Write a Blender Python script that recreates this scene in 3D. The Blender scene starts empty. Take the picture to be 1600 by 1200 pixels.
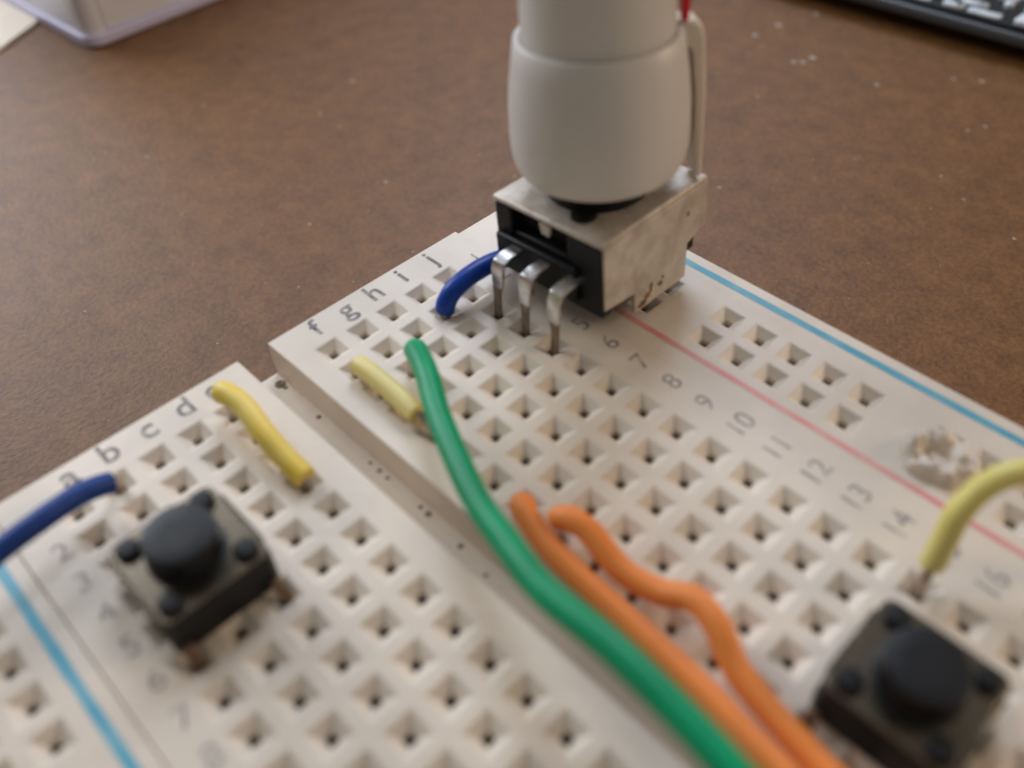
import bpy, bmesh, math, random
from mathutils import Matrix, Vector, noise

# ------------------------------------------------------------------ scene, camera, light
S = bpy.context.scene
COL = S.collection
MM = 0.001
random.seed(4)

cam_d = bpy.data.cameras.new('camera')
cam = bpy.data.objects.new('camera', cam_d)
COL.objects.link(cam)
m = Matrix(((0.702687, -0.503586, 0.502625), (0.710993, 0.523634, -0.469358), (-0.02683, 0.687174, 0.725997)))
cam.matrix_world = Matrix.Translation(Vector((40.5503, -1.8021, 39.5102)) * MM) @ m.to_4x4()
cam_d.sensor_width = 36.0
cam_d.lens = 30.651
cam_d.clip_start = 0.001
cam_d.clip_end = 20.0
cam_d.dof.use_dof = True
cam_d.dof.focus_distance = 0.067
cam_d.dof.aperture_fstop = 21.0
S.camera = cam

world = bpy.data.worlds.new('World')
S.world = world
world.use_nodes = True
bg = world.node_tree.nodes['Background']
bg.inputs[0].default_value = (1.0, 0.94, 0.87, 1)
bg.inputs[1].default_value = 0.225


def area(name, loc, target, size, power, color):
    d = bpy.data.lights.new(name, 'AREA')
    d.shape = 'RECTANGLE'
    d.size, d.size_y = size[0] * MM, size[1] * MM
    d.energy = power
    d.color = color
    o = bpy.data.objects.new(name, d)
    COL.objects.link(o)
    o.location = Vector(loc) * MM
    o.rotation_euler = (Vector(target) - Vector(loc)).to_track_quat('-Z', 'Y').to_euler()
    return o


area('window_light', (-225, 5, 125), (-15, 30, 0), (120, 170), 0.50, (0.88, 0.95, 1.05))
area('ceiling_light', (-115, 175, 200), (0, 30, 0), (120, 120), 0.41, (0.80, 0.92, 1.12))
area('room_lamp', (420, 520, 240), (10, 30, 0), (200, 240), 1.5, (1.0, 0.76, 0.54))

S.view_settings.view_transform = 'Standard'
S.view_settings.look = 'None'
S.view_settings.exposure = 0.0
S.view_settings.gamma = 1.0

# ------------------------------------------------------------------ materials
MATS = {}


def mat(name, color, rough=0.5, metal=0.0, var=0.0, vscale=300.0, color2=None, bump=0.0, bscale=2000.0,
        trans=0.0, ior=1.46, coat=0.0, sss=0.0, detail=4.0, rvar=0.0, lo=0.35, hi=0.65):
    """Principled material with noise-driven colour variation, roughness variation and fine relief."""
    if name in MATS:
        return MATS[name]
    M = bpy.data.materials.new(name)
    M.use_nodes = True
    nt = M.node_tree
    b = nt.nodes['Principled BSDF']
    b.inputs['Base Color'].default_value = (*color, 1)
    b.inputs['Roughness'].default_value = rough
    b.inputs['Metallic'].default_value = metal
    b.inputs['IOR'].default_value = ior
    b.inputs['Transmission Weight'].default_value = trans
    b.inputs['Coat Weight'].default_value = coat
    if sss:
        b.inputs['Subsurface Weight'].default_value = sss
        b.inputs['Subsurface Radius'].default_value = (1.0, 0.7, 0.5)
        b.inputs['Subsurface Scale'].default_value = 0.0008
    tc = nt.nodes.new('ShaderNodeTexCoord')
    if var > 0 or color2 or rvar:
        n = nt.nodes.new('ShaderNodeTexNoise')
        n.inputs['Scale'].default_value = vscale
        n.inputs['Detail'].default_value = detail
        nt.links.new(tc.outputs['Object'], n.inputs['Vector'])
        mr = nt.nodes.new('ShaderNodeMapRange')
        mr.inputs[1].default_value, mr.inputs[2].default_value = lo, hi
        nt.links.new(n.outputs['Fac'], mr.inputs[0])
        if var > 0 or color2:
            mx = nt.nodes.new('ShaderNodeMix')
            mx.data_type = 'RGBA'
            c2 = color2 or tuple(c * (1 - var) for c in color)
            mx.inputs[6].default_value = (*color, 1)
            mx.inputs[7].default_value = (*c2, 1)
            nt.links.new(mr.outputs[0], mx.inputs[0])
            nt.links.new(mx.outputs[2], b.inputs['Base Color'])
        if rvar:
            r2 = nt.nodes.new('ShaderNodeMapRange')
            r2.inputs[3].default_value = rough
            r2.inputs[4].default_value = min(1, rough + rvar)
            nt.links.new(n.outputs['Fac'], r2.inputs[0])
            nt.links.new(r2.outputs[0], b.inputs['Roughness'])
    if bump > 0:
        n2 = nt.nodes.new('ShaderNodeTexNoise')
        n2.inputs['Scale'].default_value = bscale
        n2.inputs['Detail'].default_value = 3
        nt.links.new(tc.outputs['Object'], n2.inputs['Vector'])
        bp = nt.nodes.new('ShaderNodeBump')
        bp.inputs['Strength'].default_value = bump
        bp.inputs['Distance'].default_value = 0.0002
        nt.links.new(n2.outputs['Fac'], bp.inputs['Height'])
        nt.links.new(bp.outputs[0], b.inputs['Normal'])
    MATS[name] = M
    return M


ivory = mat('ivory_plastic', (0.76, 0.65, 0.53), 0.36, var=0.12, vscale=170, bump=0.12, bscale=1500, rvar=0.2, detail=6)
contact = mat('nickel_contact', (0.36, 0.30, 0.24), 0.45, metal=0.7, var=0.3, vscale=800)
ink = mat('printed_ink', (0.16, 0.14, 0.13), 0.6, color2=(0.50, 0.44, 0.38), vscale=1400, lo=0.42, hi=0.75)
pale_ink = mat('worn_ink', (0.27, 0.235, 0.215), 0.6, color2=(0.58, 0.50, 0.42), vscale=1400, lo=0.4, hi=0.72)
red_ink = mat('red_stripe_ink', (0.74, 0.27, 0.24), 0.5, color2=(0.75, 0.42, 0.36), vscale=500, lo=0.4, hi=0.8)
blue_ink = mat('blue_stripe_ink', (0.09, 0.35, 0.46), 0.5, color2=(0.2, 0.44, 0.52), vscale=600, lo=0.4, hi=0.8)
black_pl = mat('black_plastic', (0.009, 0.009, 0.009), 0.5, var=0.4, vscale=900, bump=0.1)
rubber = mat('matt_black_button', (0.010, 0.010, 0.011), 0.42, bump=0.15, bscale=4000)
steel = mat('dull_steel', (0.60, 0.53, 0.45), 0.48, metal=0.35, color2=(0.44, 0.37, 0.30), vscale=700, bump=0.35, bscale=2200, rvar=0.2, detail=8, lo=0.4, hi=0.7)
plate = mat('tinned_plate', (0.22, 0.185, 0.14), 0.2, metal=1.0, var=0.3, vscale=500, rvar=0.15)
tin = mat('tinned_pin', (0.72, 0.71, 0.72), 0.27, metal=1.0, color2=(0.5, 0.48, 0.45), vscale=900)
copper = mat('stripped_wire', (0.55, 0.45, 0.36), 0.35, metal=1.0, var=0.3, vscale=1500)
white_cap = mat('milky_white_plastic', (0.66, 0.62, 0.57), 0.38, var=0.08, vscale=160, bump=0.05, bscale=900, sss=0.25)
cream_pl = mat('cream_plastic', (0.72, 0.62, 0.5), 0.4, var=0.1, vscale=300)
red_pl = mat('red_plastic', (0.62, 0.008, 0.014), 0.4)
green_w = mat('green_insulation', (0.0, 0.31, 0.12), 0.38, var=0.25, vscale=260, bump=0.05)
orange_w = mat('orange_insulation', (0.88, 0.26, 0.055), 0.46, var=0.12, vscale=300, bump=0.05)
navy_w = mat('navy_insulation', (0.002, 0.036, 0.20), 0.45, var=0.3, vscale=300, bump=0.05)
blue_w = mat('blue_insulation', (0.006, 0.05, 0.33), 0.36, var=0.3, vscale=300, bump=0.05)
yellow_w = mat('yellow_insulation', (0.76, 0.53, 0.07), 0.42, color2=(0.78, 0.60, 0.15), vscale=250, bump=0.05)
hook_w = mat('lemon_insulation', (0.76, 0.62, 0.14), 0.42, color2=(0.76, 0.66, 0.22), vscale=250, bump=0.05)
pale_w = mat('pale_yellow_insulation', (0.80, 0.68, 0.27), 0.42, color2=(0.76, 0.60, 0.2), vscale=250, bump=0.05)
dustm = mat('dust', (0.36, 0.31, 0.26), 0.9)
paper = mat('cream_paper', (0.88, 0.77, 0.64), 0.7, var=0.05, vscale=200)
clear = mat('clear_plastic', (0.88, 0.86, 0.87), 0.25, trans=0.38, ior=1.2)
board_bk = mat('black_board', (0.012, 0.013, 0.015), 0.35, var=0.4, vscale=200)
bezel_m = mat('charcoal_edge', (0.05, 0.05, 0.052), 0.4)
silver = mat('pale_metal', (0.80, 0.86, 0.90), 0.35, metal=0.3, var=0.3, vscale=400)
pink = mat('pink_plastic', (0.55, 0.28, 0.30), 0.5, color2=(0.75, 0.5, 0.5), vscale=120)
greyp = mat('grey_plastic', (0.18, 0.18, 0.18), 0.5)
dark_dot_m = mat('near_black', (0.05, 0.04, 0.03), 0.8)  # near-black for the knob dot and the hole discs
grime = mat('brown_grime', (0.30, 0.235, 0.17), 0.9, color2=(0.12, 0.09, 0.065), vscale=2500)


for q_ in (black_pl, rubber, board_bk, green_w, orange_w, blue_w, navy_w, yellow_w):
    q_.node_tree.nodes['Principled BSDF'].inputs['Specular IOR Level'].default_value = 0.3


def desk_material():
    M = bpy.data.materials.new('brown_laminate')
    M.use_nodes = True
    nt = M.node_tree
    b = nt.nodes['Principled BSDF']
    tc = nt.nodes.new('ShaderNodeTexCoord')

    def nz(scale, detail=3.0):
        n = nt.nodes.new('ShaderNodeTexNoise')
        n.inputs['Scale'].default_value = scale
        n.inputs['Detail'].default_value = detail
        nt.links.new(tc.outputs['Object'], n.inputs['Vector'])
        return n
    fine, mid, big = nz(2600, 2), nz(420, 5), nz(26, 3)
    r = nt.nodes.new('ShaderNodeValToRGB')
    r.color_ramp.elements[0].position = 0.30
    r.color_ramp.elements[0].color = (0.094, 0.037, 0.009, 1)
    r.color_ramp.elements[1].position = 0.72
    r.color_ramp.elements[1].color = (0.215, 0.093, 0.027, 1)
    a = nt.nodes.new('ShaderNodeMath'); a.operation = 'MULTIPLY_ADD'
    nt.links.new(fine.outputs['Fac'], a.inputs[0]); a.inputs[1].default_value = 0.55
    a2 = nt.nodes.new('ShaderNodeMath'); a2.operation = 'MULTIPLY'
    nt.links.new(mid.outputs['Fac'], a2.inputs[0]); a2.inputs[1].default_value = 0.45
    nt.links.new(a2.outputs[0], a.inputs[2])
    nt.links.new(a.outputs[0], r.inputs[0])
    nt.links.new(r.outputs[0], b.inputs['Base Color'])
    mr = nt.nodes.new('ShaderNodeMapRange')
    mr.inputs[3].default_value, mr.inputs[4].default_value = 0.46, 0.60
    nt.links.new(big.outputs['Fac'], mr.inputs[0])
    nt.links.new(mr.outputs[0], b.inputs['Roughness'])
    b.inputs['Specular IOR Level'].default_value = 0.34
    bp = nt.nodes.new('ShaderNodeBump')
    bp.inputs['Strength'].default_value = 0.35
    bp.inputs['Distance'].default_value = 0.00015
    nt.links.new(fine.outputs['Fac'], bp.inputs['Height'])
    nt.links.new(bp.outputs[0], b.inputs['Normal'])
    return M


desk_m = desk_material()

# ------------------------------------------------------------------ mesh helpers (all in millimetres)


class MB:
    def __init__(self, xf=None):
        self.v, self.f, self.mi = [], [], []
        self.xf = xf

    def add(self, vs, fs, mi=0):
        o = len(self.v)
        self.v += [tuple(v) for v in vs]
        self.f += [tuple(i + o for i in f) for f in fs]
        self.mi += [mi] * len(fs)

    def box(self, x0, x1, y0, y1, z0, z1, mi=0):
        vs = [(x, y, z) for z in (z0, z1) for y in (y0, y1) for x in (x0, x1)]
        self.add(vs, [(0, 2, 3, 1), (4, 5, 7, 6), (0, 1, 5, 4), (2, 6, 7, 3), (0, 4, 6, 2), (1, 3, 7, 5)], mi)

    def lathe(self, c, prof, seg=40, mi=0):
        """prof = [(r, z)] revolved about the vertical through c; r = 0 closes the end."""
        n = len(prof)
        vs, fs = [], []
        for r, z in prof:
            for k in range(seg):
                a = 2 * math.pi * k / seg
                vs.append((c[0] + r * math.cos(a), c[1] + r * math.sin(a), c[2] + z))
        for i in range(n - 1):
            for k in range(seg):
                k2 = (k + 1) % seg
                fs.append((i * seg + k, i * seg + k2, (i + 1) * seg + k2, (i + 1) * seg + k))
        fs.append(tuple(range(seg - 1, -1, -1)))
        fs.append(tuple((n - 1) * seg + k for k in range(seg)))
        self.add(vs, fs, mi)

    def prism(self, poly, axis, a0, a1, mi=0):
        """poly in the two other axes (cyclic order), extruded along axis from a0 to a1."""
        def pt(p, a):
            return {0: (a, p[0], p[1]), 1: (p[0], a, p[1]), 2: (p[0], p[1], a)}[axis]
        n = len(poly)
        vs = [pt(q, a0) for q in poly] + [pt(q, a1) for q in poly]
        fs = [tuple(range(n)), tuple(range(2 * n - 1, n - 1, -1))]
        fs += [(i, i + n, (i + 1) % n + n, (i + 1) % n) for i in range(n)]
        self.add(vs, fs, mi)

    def tube(self, pts, r, seg=16, mi=0, r_end=None, flat=None):
        """tube along pts; rounded caps; r may be a list."""
        P = [Vector(p) for p in pts]
        n = len(P)
        rr = r if isinstance(r, (list, tuple)) else [r] * n
        up = Vector((0.31, 0.22, 0.92)).normalized()
        vs, fs = [], []
        prev = None
        for i in range(n):
            t = (P[min(i + 1, n - 1)] - P[max(i - 1, 0)]).normalized()
            if prev is None:
                s = t.cross(up)
                if s.length < 1e-3:
                    s = t.cross(Vector((1, 0, 0)))
            else:
                s = prev - t * prev.dot(t)
            s.normalize()
            prev = s
            u = s.cross(t)
            for k in range(seg):
                a = 2 * math.pi * k / seg
                vs.append(P[i] + (s * math.cos(a) + u * math.sin(a)) * rr[i])
        for i in range(n - 1):
            for k in range(seg):
                k2 = (k + 1) % seg
                fs.append((i * seg + k, (i + 1) * seg + k, (i + 1) * seg + k2, i * seg + k2))
        fs.append(tuple(range(seg)))
        fs.append(tuple((n - 1) * seg + k for k in range(seg - 1, -1, -1)))
        self.add(vs, fs, mi)

    def build(self, name, mats, parent=None, bevel=0.0, smooth=40, seg=2):
        me = bpy.data.meshes.new(name)
        me.from_pydata([tuple(c * MM for c in (self.xf @ Vector(v) if self.xf else v)) for v in self.v], [], self.f)
        if not isinstance(mats, (list, tuple)):
            mats = [mats]
        for q in mats:
            me.materials.append(q)
        me.polygons.foreach_set('material_index', self.mi)
        bm = bmesh.new()
        bm.from_mesh(me)
        bmesh.ops.recalc_face_normals(bm, faces=bm.faces)
        bm.to_mesh(me)
        bm.free()
        me.polygons.foreach_set('use_smooth', [True] * len(me.polygons))
        me.set_sharp_from_angle(angle=math.radians(smooth))
        o = bpy.data.objects.new(name, me)
        COL.objects.link(o)
        if parent:
            o.parent = parent
            o.matrix_parent_inverse = Matrix.Translation(-parent.location)
        if bevel:
            bv = o.modifiers.new('bevel', 'BEVEL')
            bv.width = bevel * MM
            bv.segments = seg
            bv.limit_method = 'ANGLE'
            bv.angle_limit = math.radians(28)
            bv.harden_normals = False
        return o


def thing(name, label, cat, loc=(0, 0, 0), group=None):
    o = bpy.data.objects.new(name, None)
    COL.objects.link(o)
    o.empty_display_size = 0.002
    o.location = Vector(loc) * MM
    tag(o, label, cat, group)
    return o


def tag(o, label=None, cat=None, group=None, kind=None):
    if label:
        o['label'] = label
    if cat:
        o['category'] = cat
    if group:
        o['group'] = group
    if kind:
        o['kind'] = kind


def spline(pts, n=10):
    """Catmull-Rom through pts."""
    P = [Vector(p) for p in pts]
    P = [P[0] * 2 - P[1]] + P + [P[-1] * 2 - P[-2]]
    out = []
    for i in range(1, len(P) - 2):
        for k in range(n):
            t = k / n
            a, b, c, d = P[i - 1], P[i], P[i + 1], P[i + 2]
            out.append(0.5 * ((2 * b) + (c - a) * t + (2 * a - 5 * b + 4 * c - d) * t * t + (3 * b - a - 3 * c + d) * t ** 3))
    out.append(P[-2])
    return out


# ------------------------------------------------------------------ the desk
P = 2.54
DESK = -9.0
d = MB()
d.box(-700, 500, -500, 800, DESK - 22, DESK)
o = d.build('desk', desk_m, bevel=1.0)
tag(o, 'dark brown laminate desk top under the breadboard', 'desk', kind='structure')

# ------------------------------------------------------------------ breadboard
COLY = {c: i * P for i, c in enumerate('abcde')}
COLY.update({c: (i + 7) * P for i, c in enumerate('fghij')})
bb = thing('breadboard', 'ivory plastic breadboard with lettered rows of square holes and coloured stripes', 'breadboard', (36, 14, DESK))
ROWS = 30
HO, HI = 0.88, 0.28        # half sizes of the funnel mouth and of the slot under it
X0, X1 = -1.1, ROWS * P + 3.6


def perforated(mb, x0, x1, y0, y1, xs, ys, top=0.0, bottom=DESK, hole=lambda i, j: True):
    """slab with square funnel holes at xs x ys; sides and end walls down to bottom."""
    bx, hx = [x0], []
    for i, x in enumerate(xs):
        hx.append(len(bx)); bx += [x - HO, x + HO]
    bx.append(x1)
    by, hy = [y0], []
    for j, y in enumerate(ys):
        hy.append(len(by)); by += [y - HO, y + HO]
    by.append(y1)
    nx, ny = len(bx), len(by)
    vs = [(x, y, top) for x in bx for y in by]
    hs, fs = {}, []
    for i, a in enumerate(hx):
        for j, b in enumerate(hy):
            if hole(i, j):
                hs[(a, b)] = (xs[i], ys[j])
    for i in range(nx - 1):
        for j in range(ny - 1):
            if (i, j) not in hs:
                fs.append((i * ny + j, (i + 1) * ny + j, (i + 1) * ny + j + 1, i * ny + j + 1))
    mi = [0] * len(fs)
    for (i, j), (x, y) in hs.items():
        q = [i * ny + j, (i + 1) * ny + j, (i + 1) * ny + j + 1, i * ny + j + 1]
        ring = q
        for (h, z, m_) in ((HI, top - 0.52, 0), (HI, top - 0.95, 0), (HI, top - 4.2, 1)):
            n = len(vs)
            vs += [(x - h, y - h, z), (x + h, y - h, z), (x + h, y + h, z), (x - h, y + h, z)]
            new = [n, n + 1, n + 2, n + 3]
            for k in range(4):
                fs.append((ring[k], ring[(k + 1) % 4], new[(k + 1) % 4], new[k])); mi.append(m_)
            ring = new
        fs.append(tuple(ring)); mi.append(1)
    # outer walls
    loop = [i * ny for i in range(nx)] + [(nx - 1) * ny + j for j in range(1, ny)] + \
           [i * ny + ny - 1 for i in range(nx - 2, -1, -1)] + [j for j in range(ny - 2, 0, -1)]
    n = len(vs)
    vs += [(vs[i][0], vs[i][1], bottom) for i in loop]
    L = len(loop)
    for k in range(L):
        fs.append((loop[k], loop[(k + 1) % L], n + (k + 1) % L, n + k)); mi.append(0)
    fs.append(tuple(n + k for k in range(L))); mi.append(0)
    o_ = len(mb.v)
    mb.v += vs
    mb.f += [tuple(i + o_ for i in f) for f in fs]
    mb.mi += mi


def weight_bevel(ob, seam_y):
    """bevel every sharp edge except those of the closed seam at y = seam_y."""
    me = ob.data
    bm = bmesh.new()
    bm.from_mesh(me)
    lay = bm.edges.layers.float.new('bevel_weight_edge')
    for e in bm.edges:
        on = all(abs(v.co.y - seam_y * MM) < 2e-6 for v in e.verts)
        e[lay] = 1.0 if (not on and len(e.link_faces) == 2 and e.calc_face_angle() > 0.5) else 0.0
    bm.to_mesh(me)
    bm.free()
    ob.modifiers['bevel'].limit_method = 'WEIGHT'


rows = [r * P for r in range(1, ROWS + 1)]
YE, YF = 12.85, 15.15           # the two lips of the centre channel
for (ya, yb, cols) in ((-3.45, YE, 'abcde'), (YF, 31.85, 'fghij')):
    mb = MB()
    perforated(mb, X0, X1, ya, yb, rows, [COLY[c] for c in cols])
    ob = mb.build('terminal_block', [ivory, contact], bb, bevel=0.08, smooth=30)
    if cols == 'fghij':
        weight_bevel(ob, 31.85)
    tag(ob, 'ivory half of the breadboard holding hole columns ' + ('a to e' if cols == 'abcde' else 'f to j'))
# floor of the centre channel
mb = MB()
mb.box(X0 + 0.05, X1 - 0.05, YE + 0.002, YF - 0.002, DESK, -2.8)
mb.build('centre_channel', ivory, bb)
random.seed(11)
mb = MB()
for (x, y, r) in ((0.0, 14.7, 0.42), (0.5, 14.85, 0.2), (4.3, 14.9, 0.2), (9.7, 15.0, 0.13), (10.6, 14.9, 0.18), (11.4, 14.85, 0.14),
                  (14.5, 14.9, 0.16), (15.2, 14.85, 0.24), (18.2, 14.6, 0.2), (20.6, 14.3, 0.15)):
    mb.lathe((x, min(y, 14.75), -2.8), [(r, 0), (r * 0.75, r * 0.12), (r * 0.3, r * 0.2)], 7)
mb_o = mb.build('grime_speck', grime, bb)
mb_o['kind'] = 'stuff'

rail_rows = [(g * 6 + k + 1.6) * P for g in range(5) for k in range(5)]
for side in (1, -1):
    if side == 1:
        ya, yb, ys, red_y, blue_y = 31.855, 42.0, (35.4, 37.95), 33.55, 40.85
        xoff = 0
    else:
        ya, yb, ys, red_y, blue_y = -13.6, -3.49, (-9.2, -6.66), -12.2, -4.55
        xoff = -0.15
    mb = MB()
    perforated(mb, X0 + 0.35, X1, ya, yb, [x + xoff for x in rail_rows], list(ys))
    rail = mb.build('power_rail', [ivory, contact], bb, bevel=0.08, smooth=30)
    tag(rail, 'power rail strip with two hole rows, ' + ('whose red stripe is next to the block' if side == 1 else 'whose blue stripe is next to the block'))
    for (yy, mt, nm) in ((red_y, red_ink, 'red_stripe'), (blue_y, blue_ink, 'blue_stripe')):
        mb = MB()
        n = 60
        w = 0.21 if nm == 'red_stripe' else 0.29
        xa, xb = (3.2 if nm == 'red_stripe' else 2.6), X1 - 3
        vs, fs = [], []
        for k in range(n + 1):
            x = xa + (xb - xa) * k / n
            jx = 0.03 * noise.noise(Vector((x * 0.8, yy, 1)))
            ww = w + 0.03 * noise.noise(Vector((x * 1.3, yy, 5)))
            vs += [(x, yy - ww + jx, 0.012), (x, yy + ww + jx, 0.012)]
        fs = [(2 * k, 2 * k + 2, 2 * k + 3, 2 * k + 1) for k in range(n)]
        mb.add(vs, fs)
        so = mb.build(nm, mt, None)
        so.parent = rail
        so.matrix_parent_inverse = Matrix.Identity(4)
    if side == 1:
        weight_bevel(rail, 31.855)
        # torn, melted plastic round one rail hole
        mb = MB()
        cx, cy, nr, ns = 13.6 * P + 0.2, 36.3, 9, 34
        vs, fs = [], []
        for i in range(nr):
            t = i / (nr - 1)
            for k in range(ns):
                a = 2 * math.pi * k / ns
                R_ = 0.55 + t * (1.5 + 0.5 * noise.noise(Vector((math.cos(a) * 1.4, math.sin(a) * 1.4, 2))))
                q = Vector((cx + R_ * 1.1 * math.cos(a), cy + R_ * math.sin(a), 0))
                h = math.sin(math.pi * min(1, t * 1.0)) ** 0.8 * (0.7 + 1.0 * noise.noise(q * 1.3) + 0.45 * noise.noise(q * 3.1))
                if t == 0:
                    h = -0.25
                vs.append((q.x, q.y, max(h, -0.25 if t == 0 else 0.0) + (0.01 if t < 1 else -0.05)))
        for i in range(nr - 1):
            for k in range(ns):
                k2 = (k + 1) % ns
                fs.append((i * ns + k, (i + 1) * ns + k, (i + 1) * ns + k2, i * ns + k2))
        mb.add(vs, fs)
        so = mb.build('melted_plastic', ivory, None, smooth=60)
        so.parent = rail
        tag(so, 'torn lump of melted ivory plastic round a rail hole')


def printed(txt, x, y, size, name, rot=0.0, bold=0.0):
    """flat printed character lying on the board: reads along +y, its top towards -x."""
    c = bpy.data.curves.new(name, 'FONT')
    c.body = txt
    c.size = size
    c.align_x = 'CENTER'
    c.align_y = 'CENTER'
    c.offset = bold
    tmp = bpy.data.objects.new('tmp', c)
    COL.objects.link(tmp)
    bpy.context.view_layer.update()
    me = bpy.data.meshes.new_from_object(tmp.evaluated_get(bpy.context.evaluated_depsgraph_get()))
    bpy.data.objects.remove(tmp)
    me.transform(Matrix.Scale(MM, 4) @ Matrix.Translation(Vector((x, y, 0.014))) @ Matrix.Rotation(math.radians(90 + rot), 4, 'Z'))
    me.materials.clear()
    me.materials.append(ink if name == 'printed_letter' else pale_ink)
    o = bpy.data.objects.new(name, me)
    COL.objects.link(o)
    o.parent = bb
    o.matrix_parent_inverse = Matrix.Translation(-bb.location)
    return o


for ch, y in zip('abcdefghij', (0.8, 3.3, 5.8, 8.3, 10.3, 18.2, 20.75, 23.2, 25.7, 28.4)):
    printed(ch, 0.05, y, 2.4, 'printed_letter', random.uniform(-3, 3), 0.03)
for r in range(1, ROWS + 1):
    printed(str(r), r * P - 0.05, 30.8, 1.9, 'printed_number', random.uniform(-3, 3))
    printed(str(r), r * P - 0.4, -1.75, 1.9, 'printed_number', random.uniform(-3, 3))

# ------------------------------------------------------------------ potentiometer
PX, PY = 10.0, 35.2
TILT = Matrix.Translation((PX, PY, 4)) @ Matrix.Rotation(math.radians(-4.5), 4, 'Y') @ Matrix.Translation((-PX, -PY, -4))
pot = thing('potentiometer', 'metal cased potentiometer with black plastic front and three bent pins', 'potentiometer', (PX, PY, 0))
ZT = 6.95
xl, xr = PX - 4.75, PX + 4.75
yf = 30.3
# black body: front wall with a recess, closed block behind
b = MB(TILT)
b.box(xl + 0.3, xr - 0.3, 31.3, 39.9, 2.0, ZT - 0.32)
b.box(xl + 0.1, xl + 1.6, yf, 31.29, 3.4, ZT - 0.02)
b.box(xr - 3.0, xr - 0.12, yf, 31.29, 1.7, ZT - 0.02)
b.box(xl + 1.61, xr - 3.01, yf + 0.1, 31.29, 2.0, ZT - 1.75)
b.box(xl + 1.61, xr - 3.01, yf + 0.45, 31.29, ZT - 0.55, ZT - 0.02)
b.box(xl + 0.45, xr - 1.95, 29.8, yf - 0.01, 2.3, 4.9)
b.build('body', black_pl, pot, bevel=0.16)
b = MB(TILT)
b.prism([(xl + 4.0, ZT - 0.2), (xl + 5.0, ZT - 0.2), (xl + 4.9, ZT - 1.05), (xl + 4.2, ZT - 1.0)], 1, yf + 0.1, yf + 0.4)
b.build('locking_tab', steel, pot, bevel=0.08)
# steel cover: top sheet with a shaft hole, two side sheets, back sheet
b = MB(TILT)
b.box(xl, xr, yf - 0.05, 40.55, ZT, ZT + 0.4)
b.build('top_cover', steel, pot, bevel=0.16)
side = [(yf + 0.15, 2.3), (33.3, 2.0), (33.35, 0.35), (38.7, 0.35), (38.75, 3.0), (40.7, 3.7), (40.55, ZT - 0.01), (yf + 0.1, ZT - 0.01)]
for xa in (xr - 0.32, xl):
    b = MB(TILT)
    b.prism(side, 0, xa, xa + 0.32)
    b.build('side_cover', steel, pot, bevel=0.07)
b = MB(TILT)
b.box(xl + 0.33, xr - 0.33, 40.2, 40.5, 3.0, ZT - 0.01)
b.build('back_cover', steel, pot)
b = MB(TILT)
b.lathe((PX, PY, ZT + 0.4), [(3.3, 0.0), (3.3, 0.7), (3.0, 0.9)], 40)
b.build('bushing', black_pl, pot)
b = MB(TILT)
b.lathe((PX, PY, ZT + 1.3), [(3.0, 0.0), (3.0, 9.0), (2.7, 9.3)], 32)
b.build('shaft', black_pl, pot)
b = MB(TILT)
b.lathe((PX + 1.7, 32.0, ZT + 0.4), [(0.85, 0.0), (0.85, 0.22), (0.7, 0.3)], 24)  # black disc standing in for the dark of a round dimple
b.build('dimple_disc', black_pl, pot)
# grime on the lug of the near side sheet
for (y, z, sx, sz) in ((34.1, 0.75, 0.45, 0.28), (34.6, 1.15, 0.3, 0.3), (34.95, 1.55, 0.22, 0.42), (35.9, 1.4, 0.3, 0.22), (36.2, 1.75, 0.14, 0.12), (38.6, 5.4, 0.14, 0.18)):
    b = MB(TILT)
    b.prism([(y + sx * math.cos(a) * random.uniform(0.7, 1.2), z + sz * math.sin(a) * random.uniform(0.7, 1.2)) for a in [k * math.pi / 5 for k in range(10)]],
            0, xr - 0.05, xr + 0.02)
    b.build('rust_spot', mat('rust', (0.30, 0.17, 0.07), 0.8, color2=(0.09, 0.06, 0.04), vscale=1500), pot)
# pins
for k, (x, zt) in enumerate(((7.75, 4.2), (10.25, 4.35), (12.8, 4.5))):
    b = MB()
    path = [(yf + 0.4, zt), (28.7, zt + 0.02), (28.15, zt - 0.15), (27.95, zt - 0.65), (27.95, 2.2), (27.95, 1.6), (27.94, -1.2)]
    wid = [0.5, 0.5, 0.5, 0.5, 0.42, 0.27, 0.24]
    th = 0.15
    vs, fs = [], []
    n = len(path)
    for i in range(n):
        a = Vector(path[max(i - 1, 0)]); c = Vector(path[min(i + 1, n - 1)])
        t = (c - a).normalized()
        nn = Vector((-t.y, t.x))
        for sx, sn in ((-1, -1), (1, -1), (1, 1), (-1, 1)):
            q = Vector(path[i]) + nn * th * sn
            vs.append((x + sx * wid[i] + (0.12 * (i > 4) * (k - 1)), q.x, q.y))
    for i in range(n - 1):
        for e in range(4):
            e2 = (e + 1) % 4
            fs.append((i * 4 + e, i * 4 + e2, (i + 1) * 4 + e2, (i + 1) * 4 + e))
    fs += [(0, 1, 2, 3), tuple((n - 1) * 4 + e for e in (3, 2, 1, 0))]
    b.add(vs, fs)
    b.mi = [1 if (f[0] // 4 >= 4) else 0 for f in b.f]
    b.build('pin', [tin, mat('tarnished_pin', (0.30, 0.23, 0.17), 0.42, metal=0.7, var=0.35, vscale=1500)], pot, bevel=0.05)

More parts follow.
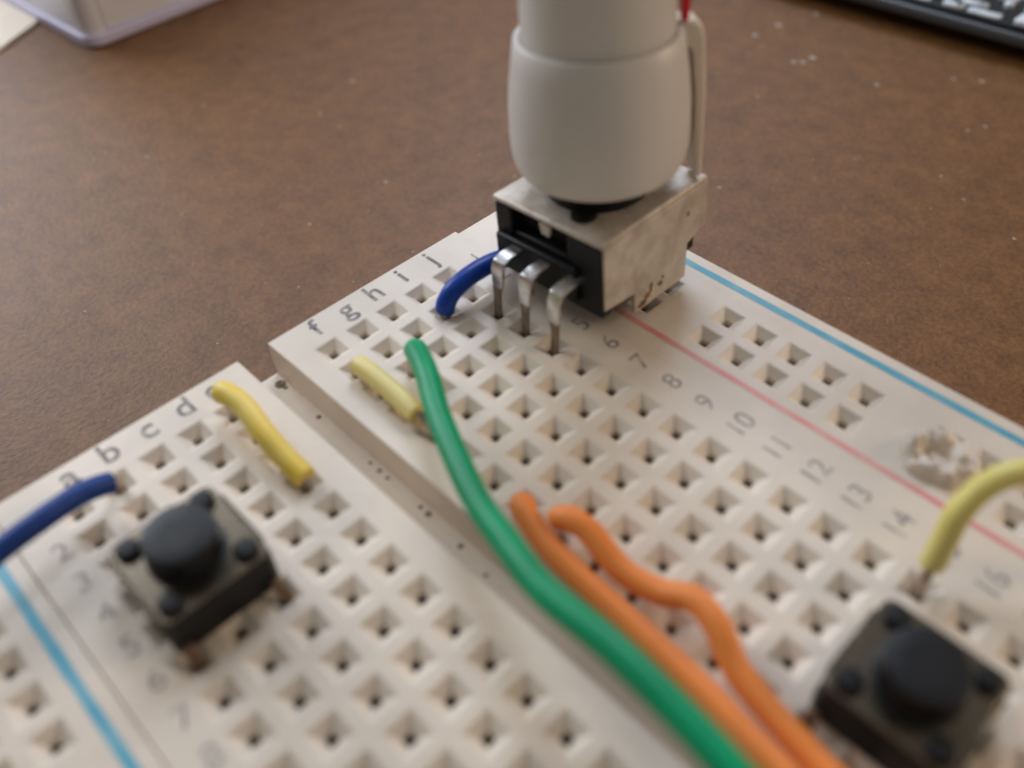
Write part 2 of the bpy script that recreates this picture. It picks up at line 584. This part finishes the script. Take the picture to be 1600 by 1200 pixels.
# ------------------------------------------------------------------ knob (a cap pushed on the shaft)
KX, KY, KZ = PX + 0.15, PY + 0.05, ZT + 1.9
knob = thing('knob', 'milky white round cap with side clip pushed onto the potentiometer shaft', 'knob', (PX, PY, 8))
b = MB(TILT)
b.lathe((KX, KY, KZ), [(3.3, 3.0), (3.3, 0.25), (4.1, 0.0), (4.55, 0.08), (5.02, 0.4), (5.32, 0.95), (5.47, 1.8), (5.5, 2.8), (5.44, 4.4), (5.27, 6.0), (5.03, 7.4), (4.86, 8.4),
                       (4.7, 8.57), (4.52, 8.55), (4.42, 8.3), (3.9, 8.25)], 72)
b.build('skirt', white_cap, knob, smooth=35)
b = MB(TILT)
nseg = 72
b.lathe((KX, KY, KZ), [(3.2, 8.2), (4.42, 8.32), (4.42, 8.6), (4.3, 12.0), (4.15, 15.0), (3.9, 19.0), (3.6, 21.0), (3.0, 21.6)], nseg)
b.build('upper_barrel', white_cap, knob, smooth=35)
ang = math.radians(52)
CL = TILT @ Matrix.Translation((KX, KY, KZ)) @ Matrix.Rotation(ang, 4, 'Z')
b = MB(CL)
cp = [(5.86, -1.2), (6.4, -1.2), (6.3, 4.5), (6.0, 7.9), (5.8, 8.4), (5.45, 8.75), (4.35, 8.75), (4.35, 7.4), (5.2, 7.2), (5.4, 6.7), (5.68, 4.0)]
b.prism(cp, 1, -0.95, 0.95)
b.build('clip', cream_pl, knob, bevel=0.22)
b = MB(CL)
b.prism([(4.62, 8.8), (4.95, 8.8), (5.12, 11.0), (5.1, 17.0), (4.3, 17.0), (4.4, 12.0)], 1, -1.1, -0.2)
b.build('red_pointer', red_pl, knob, bevel=0.12)
b = MB(TILT)
a0 = math.radians(-72)
q = Vector((KX + 4.1 * math.cos(a0), KY + 4.1 * math.sin(a0), KZ + 12.25))
b.lathe(q, [(0.02, -0.3), (0.28, -0.15), (0.28, 0.15), (0.02, 0.3)], 10)
b.build('pip', dark_dot_m, knob)

# ------------------------------------------------------------------ tact switches


leg_m = mat('rusty_shaded_leg', (0.26, 0.17, 0.11), 0.45, metal=0.8, var=0.3, vscale=1200)  # rust brown, with the shade under the switch body put into the colour


def tact(cx, cy, rot, label):
    t = thing('push_button_switch', label, 'push button', (cx, cy, 0), 'push button switches on the breadboard')
    X = Matrix.Translation((cx, cy, 0)) @ Matrix.Rotation(math.radians(rot), 4, 'Z')
    b = MB(X)
    ch = 0.35
    oct_ = [(-3 + ch, -3), (3 - ch, -3), (3, -3 + ch), (3, 3 - ch), (3 - ch, 3), (-3 + ch, 3), (-3, 3 - ch), (-3, -3 + ch)]
    b.prism(oct_, 2, 0.12, 2.72)
    b.build('base', black_pl, t, bevel=0.12)
    b = MB(X)
    b.prism([(x * 0.985, y * 0.985) for x, y in oct_], 2, 2.73, 2.95)
    b.build('top_plate', plate, t, bevel=0.06)
    for s in (1, -1):                                   # folded flaps of the plate on two sides
        b = MB(X)
        b.box(-1.9, 1.9, min(s * 2.98, s * 3.12), max(s * 2.98, s * 3.12), 1.2, 2.93)
        b.build('plate_flap', plate, t, bevel=0.04)
    for sx in (-1, 1):
        for sy in (-1, 1):
            b = MB(X)
            b.lathe((sx * 2.08, sy * 2.08, 2.9), [(0.62, 0.0), (0.62, 0.3), (0.52, 0.42), (0.25, 0.46)], 20)
            b.build('rivet', black_pl, t)
            # leg: out of the side, a bowed drop into the hole
            b = MB(X)
            x0 = sx * 2.54
            path = [(sx * 2.9, 0.70), (sx * 3.2, 0.70), (sx * 3.55, 0.5), (sx * 3.78, 0.15), (sx * 3.81, -0.6), (sx * 3.81, -1.6)]
            vs, fs = [], []
            for (px, pz) in path:
                for (dy, dn) in ((-0.33, -0.13), (0.33, -0.13), (0.33, 0.13), (-0.33, 0.13)):
                    flat_ = pz > 0.65
                    vs.append((px + (0 if flat_ else dn * sx), sy * 2.54 + dy, pz + (dn if flat_ else 0)))
            for i in range(len(path) - 1):
                for e in range(4):
                    e2 = (e + 1) % 4
                    fs.append((i * 4 + e, i * 4 + e2, (i + 1) * 4 + e2, (i + 1) * 4 + e))
            fs += [(0, 1, 2, 3), tuple((len(path) - 1) * 4 + e for e in (3, 2, 1, 0))]
            b.add(vs, fs)
            b.build('leg', leg_m, t, bevel=0.05)
    b = MB(X)
    b.lathe((0, 0, 2.9), [(2.0, 0.0), (2.0, 0.12), (1.84, 0.16), (1.82, 1.52), (1.74, 1.66), (1.64, 1.69), (0.8, 1.69)], 48)
    b.build('button_cap', rubber, t, smooth=25)
    return t


tact(11.75, 2.7, 0, 'black push button switch across the a to c holes beside the blue wire')
tact(40.4, 21.55, 90, 'black push button switch beside the orange wires and yellow hooked wire')

# ------------------------------------------------------------------ wires


def wire(name, label, mt, pts, r, group, tips=(), n=10, kinkseed=0):
    root = thing(name, label, 'wire', pts[0], group)
    path = spline(pts, n)
    rr = []
    for i in range(len(path)):
        rr.append(r * (1 + 0.015 * noise.noise(Vector((i * 0.3, kinkseed, 0)))))
    # cut ends: a short chamfer right at each end
    path = [path[0], path[0].lerp(path[1], 0.22)] + path[1:-1] + [path[-1].lerp(path[-2], 0.22), path[-1]]
    rr = [rr[0] * 0.84, rr[0]] + rr[1:-1] + [rr[-1], rr[-1] * 0.84]
    b = MB()
    b.tube(path, rr, 18)
    b.build('insulation', mt, root, smooth=50)
    for tp in tips:
        b = MB()
        b.tube(spline(tp, 5), 0.30, 10)
        b.build('bare_conductor', copper, root)
    return root


WG = 'jumper wires on the breadboard'
wire('jumper_wire', 'thick green wire arching along the centre channel', green_w,
     [(7.95, 20.5, 1.75), (8.7, 20.15, 2.1), (11.0, 19.0, 2.7), (14.5, 17.0, 3.1), (19.8, 14.6, 3.7), (23.3, 13.5, 4.3), (26.7, 12.6, 5.0), (30.9, 12.3, 5.9),
      (35.2, 11.8, 6.3), (39.5, 11.2, 6.3), (46, 10.6, 5.4), (52, 10.3, 3.6), (54.6, 10.2, 1.2)], 0.74, WG,
     tips=[[(8.4, 20.3, 1.9), (7.8, 20.4, 1.4), (7.62, 20.32, 0.4), (7.62, 20.32, -1.5)], [(54.6, 10.2, 1.3), (55.9, 10.16, -0.2), (55.88, 10.16, -1.5)]])
wire('jumper_wire', 'straight orange wire lying low beside the green wire', orange_w,
     [(20.32, 17.7, 0.2), (20.75, 17.1, 0.95), (23.2, 16.4, 0.85), (26.5, 16.1, 0.85), (29.9, 15.9, 1.0), (33.9, 15.45, 1.4), (37.6, 14.8, 1.8), (42, 14.3, 2.2), (50, 15.5, 2.4), (57, 17.2, 1.2)],
     0.66, WG, tips=[[(20.32, 17.78, 0.3), (20.32, 17.78, -1.5)], [(57, 17.2, 1.2), (58.4, 17.78, -0.1), (58.42, 17.78, -1.5)]], kinkseed=3)
wire('jumper_wire', 'orange wire with a wavy kink and a rounded end', orange_w,
     [(22.75, 17.7, 1.15), (23.0, 17.85, 1.5), (23.7, 18.0, 1.75), (24.8, 18.05, 1.7), (27.1, 17.75, 1.2), (29.3, 18.0, 1.4), (31.0, 18.4, 2.2), (32.7, 17.95, 2.3), (34.6, 17.1, 1.7), (38.0, 16.45, 1.5),
      (41.5, 16.1, 1.7), (48, 17.5, 2.6), (55, 20, 2.2), (57.6, 20.3, 1.0)], 0.68, WG,
     tips=[[(22.86, 17.78, 0.3), (22.86, 17.78, -1.5)], [(57.6, 20.3, 1.0), (58.42, 20.32, 0), (58.42, 20.32, -1.5)]], kinkseed=5)
wire('jumper_wire', 'dark blue wire crossing the blue stripe with its frayed tip in column b', navy_w,
     [(3.7, 2.2, 1.55), (3.75, 1.4, 1.95), (3.9, 0.3, 2.3), (4.4, -1.7, 2.7), (4.9, -3.9, 2.9), (5.4, -6.4, 2.8), (6.0, -9.0, 1.4), (6.3, -9.2, 0.3)], 0.63, WG,
     tips=[[(3.7, 2.0, 1.6), (3.3, 2.45, 1.1), (2.6, 2.54, 0.1), (2.54, 2.54, -1.5)]], kinkseed=7)
wire('jumper_wire', 'bright blue wire bending in under the potentiometer', blue_w,
     [(5.1, 25.35, 0.12), (5.15, 25.5, 0.75), (5.2, 26.2, 1.45), (5.2, 27.7, 1.8), (5.2, 29.4, 1.75), (5.0, 31.5, 1.2), (4.2, 33.5, 0.75), (4.06, 35.2, 0.4)], 0.68, WG,
     tips=[[(5.08, 25.4, 0.2), (5.08, 25.4, -1.5)]], kinkseed=9)
wire('jumper_wire', 'yellow jumper wire bowed along column e', yellow_w,
     [(2.15, 10.15, 1.45), (2.6, 10.22, 1.75), (4.4, 10.38, 1.8), (6.8, 10.12, 1.5), (8.6, 10.1, 1.0), (10.4, 10.18, 0.6)], 0.69, WG,
     tips=[[(2.54, 10.16, 1.0), (2.54, 10.16, -1.5)], [(9.9, 10.17, 0.55), (10.2, 10.16, 0.2), (10.16, 10.16, -1.5)]], kinkseed=11)
wire('jumper_wire', 'short pale yellow jumper wire lying straight beside the centre channel', pale_w,
     [(5.5, 17.72, 0.72), (6.5, 17.75, 0.80), (8.8, 17.74, 0.78), (10.4, 17.66, 0.76), (11.4, 17.6, 0.76)], 0.67, WG,
     tips=[[(5.7, 17.75, 0.7), (5.1, 17.78, 0.3), (5.08, 17.78, -1.5)], [(11.2, 17.62, 0.76), (12.2, 17.7, 0.6), (12.7, 17.78, 0.0), (12.7, 17.78, -1.5)]], kinkseed=13)
wire('jumper_wire', 'yellow hooked wire rising from column j over the red stripe', hook_w,
     [(37.95, 28.5, 1.5), (37.9, 28.75, 2.3), (37.8, 29.2, 3.2), (37.7, 29.9, 4.4), (38.0, 31.2, 5.5), (38.9, 32.6, 6.0), (40.9, 34.3, 5.8), (43.0, 35.2, 4.0), (43.7, 35.35, 1.2)], 0.64, WG,
     tips=[[(37.95, 28.5, 1.7), (38.05, 28.1, 0.7), (38.1, 27.94, -1.5)]], kinkseed=15)

# ------------------------------------------------------------------ things further back on the desk
# clear plastic box
BX = Matrix.Translation((-70.5, 33.2, DESK)) @ Matrix.Rotation(math.radians(3.5), 4, 'Z')
box = thing('plastic_box', 'clear plastic storage box with lavender tinted thick base edge', 'plastic box', (-100, 70, DESK))


def round_rect(x0, x1, y0, y1, r, n=5):
    out = []
    for (cx, cy, a) in ((x1 - r, y0 + r, -90), (x1 - r, y1 - r, 0), (x0 + r, y1 - r, 90), (x0 + r, y0 + r, 180)):
        for k in range(n + 1):
            t = math.radians(a + 90 * k / n)
            out.append((cx + r * math.cos(t), cy + r * math.sin(t)))
    return out


LX, LY, HB = 70, 95, 26
b = MB(BX)
b.prism(round_rect(-LX, 0, 0, LY, 2.2), 2, 0.05, 1.5)
b.build('base_rim', mat('lavender_plastic', (0.66, 0.62, 0.80), 0.25, trans=0.12, ior=1.35), box, bevel=0.3)
for (x0, x1, y0, y1) in ((-LX + 3, -3, 0.5, 1.7), (-LX + 3, -3, LY - 1.7, LY - 0.5), (-1.7, -0.5, 3, LY - 3), (-LX + 0.5, -LX + 1.7, 3, LY - 3)):
    b = MB(BX)
    b.box(x0, x1, y0, y1, 1.51, HB)
    b.build('wall', clear, box, bevel=0.2)
for (cx, cy) in ((-2.2, 2.2), (-2.2, LY - 2.2), (-LX + 2.2, 2.2), (-LX + 2.2, LY - 2.2)):
    b = MB(BX)
    b.lathe((cx, cy, 1.51), [(1.75, 0), (1.75, HB - 1.5)], 20)
    b.build('corner_post', clear, box)
b = MB(BX @ Matrix.Translation((-8, 12, 1.6)))
b.prism(round_rect(-5, 5, -7, 7, 1.5), 2, 0, 9)  # plain block added to stand for unidentified box contents
o = b.build('pink_block', pink, bevel=1.0)
tag(o, 'pinkish object seen through the wall of the clear box', 'component')
b = MB(BX @ Matrix.Translation((-7.5, 1.0, 1.6)))
b.prism(round_rect(-3.4, 3.2, 2.2, 3.4, 0.5), 2, 0, 8)
o = b.build('grey_component', greyp, bevel=0.4)
tag(o, 'dark grey sliver seen inside the corner of the clear box', 'component')
# cream sheet
b = MB()
b.prism([(-79.0, 25.0), (-83.0, 31.6), (-118, 62), (-175, 20), (-120, -45)], 2, DESK + 0.02, DESK + 0.4)
o = b.build('paper_sheet', paper)
tag(o, 'bright cream sheet of paper tucked beside the clear box', 'paper')
# dark electronic board
EB = Matrix.Translation((-11.0, 103.1, DESK + 1.7)) @ Matrix.Rotation(math.radians(4), 4, 'Z')
eb = thing('circuit_board', 'black electronic board edge with pale shiny parts on the desk', 'electronics', (25, 130, DESK))
b = MB(EB)
b.prism(round_rect(-12, 95, -0.45, 62, 3), 2, 0.05, 1.4)
b.build('bezel', bezel_m, eb, bevel=0.45, seg=3)
for (fx, fy) in ((-6, 4), (88, 4), (-6, 56), (88, 56)):
    b = MB(EB)
    b.lathe((fx, fy, -1.69), [(2.5, 0), (2.6, 0.5), (2.6, 1.73)], 16)
    b.build('foot', black_pl, eb)
b = MB(EB)
b.prism(round_rect(-9, 92, 0.4, 60, 2), 2, 1.41, 1.9)
b.build('board', board_bk, eb, bevel=0.2)
random.seed(21)
for row_ in range(9):
    x = -7 + (row_ * 1.7) % 3
    while x < 85:
        w = random.uniform(1.0, 4.2)
        kind = random.random()
        y0 = 0.75 + row_ * 1.8
        if kind < 0.86:
            b = MB(EB)
            dpt = random.uniform(0.9, 1.35)
            b.prism(round_rect(x, x + w, y0, y0 + dpt, 0.4, 3), 2, 1.91, 1.91 + random.uniform(0.2, 0.7))
            b.build('pale_component', silver, eb, bevel=0.1)
            if w > 2.2 and random.random() < 0.7:
                b = MB(EB)
                b.lathe((x + w * 0.72, y0 + dpt / 2, 2.62), [(0.42, 0), (0.42, 0.08)], 12)  # dark disc painted in place of the shade inside a hole
                b.build('hole_disc', dark_dot_m, eb)
        x += w + random.uniform(0.4, 1.6)

# ------------------------------------------------------------------ dust on the desk
random.seed(5)
spots = [(-11, 100.9, .42), (-12.6, 95.1, .5), (-5, 90.6, .6), (-5.2, 88.9, .5), (-6.0, 88.2, .4), (3.6, 89.8, .4), (16.2, 89.3, .3), (17.2, 77.8, .2), (9.1, 96.7, .35), (11.7, 98.2, .4),
         (-40.5, 50.6, .33), (-37.2, 43.6, .28), (-11.1, 34.9, .15), (-11.7, 28.6, .12), (-43.5, 26.1, .2), (-13.2, 91, .45), (-10.1, 77.8, .2)]
for k in range(240):
    x, y = random.uniform(-95, 40), random.uniform(-5, 110)
    if y > 45 and random.random() < 0.5:
        x = random.uniform(-30, 30)
    if -2 < x < 80 and -15 < y < 43:
        continue
    spots.append((x, y, abs(random.gauss(0, 0.07)) + 0.05))
b = MB()
for (x, y, r) in spots:
    n = 6
    a0 = random.uniform(0, 6)
    el = random.uniform(0.5, 1.0)
    ring = [(x + r * math.cos(a0 + k * 2 * math.pi / n) * random.uniform(0.6, 1.1), y + el * r * math.sin(a0 + k * 2 * math.pi / n) * random.uniform(0.6, 1.1), DESK + 0.005) for k in range(n)]
    b.add(ring + [(x, y, DESK + 0.3 * r)], [(k, (k + 1) % n, n) for k in range(n)])
o = b.build('dust', dustm)
tag(o, 'pale dust specks scattered over the brown desk', 'dust', kind='stuff')
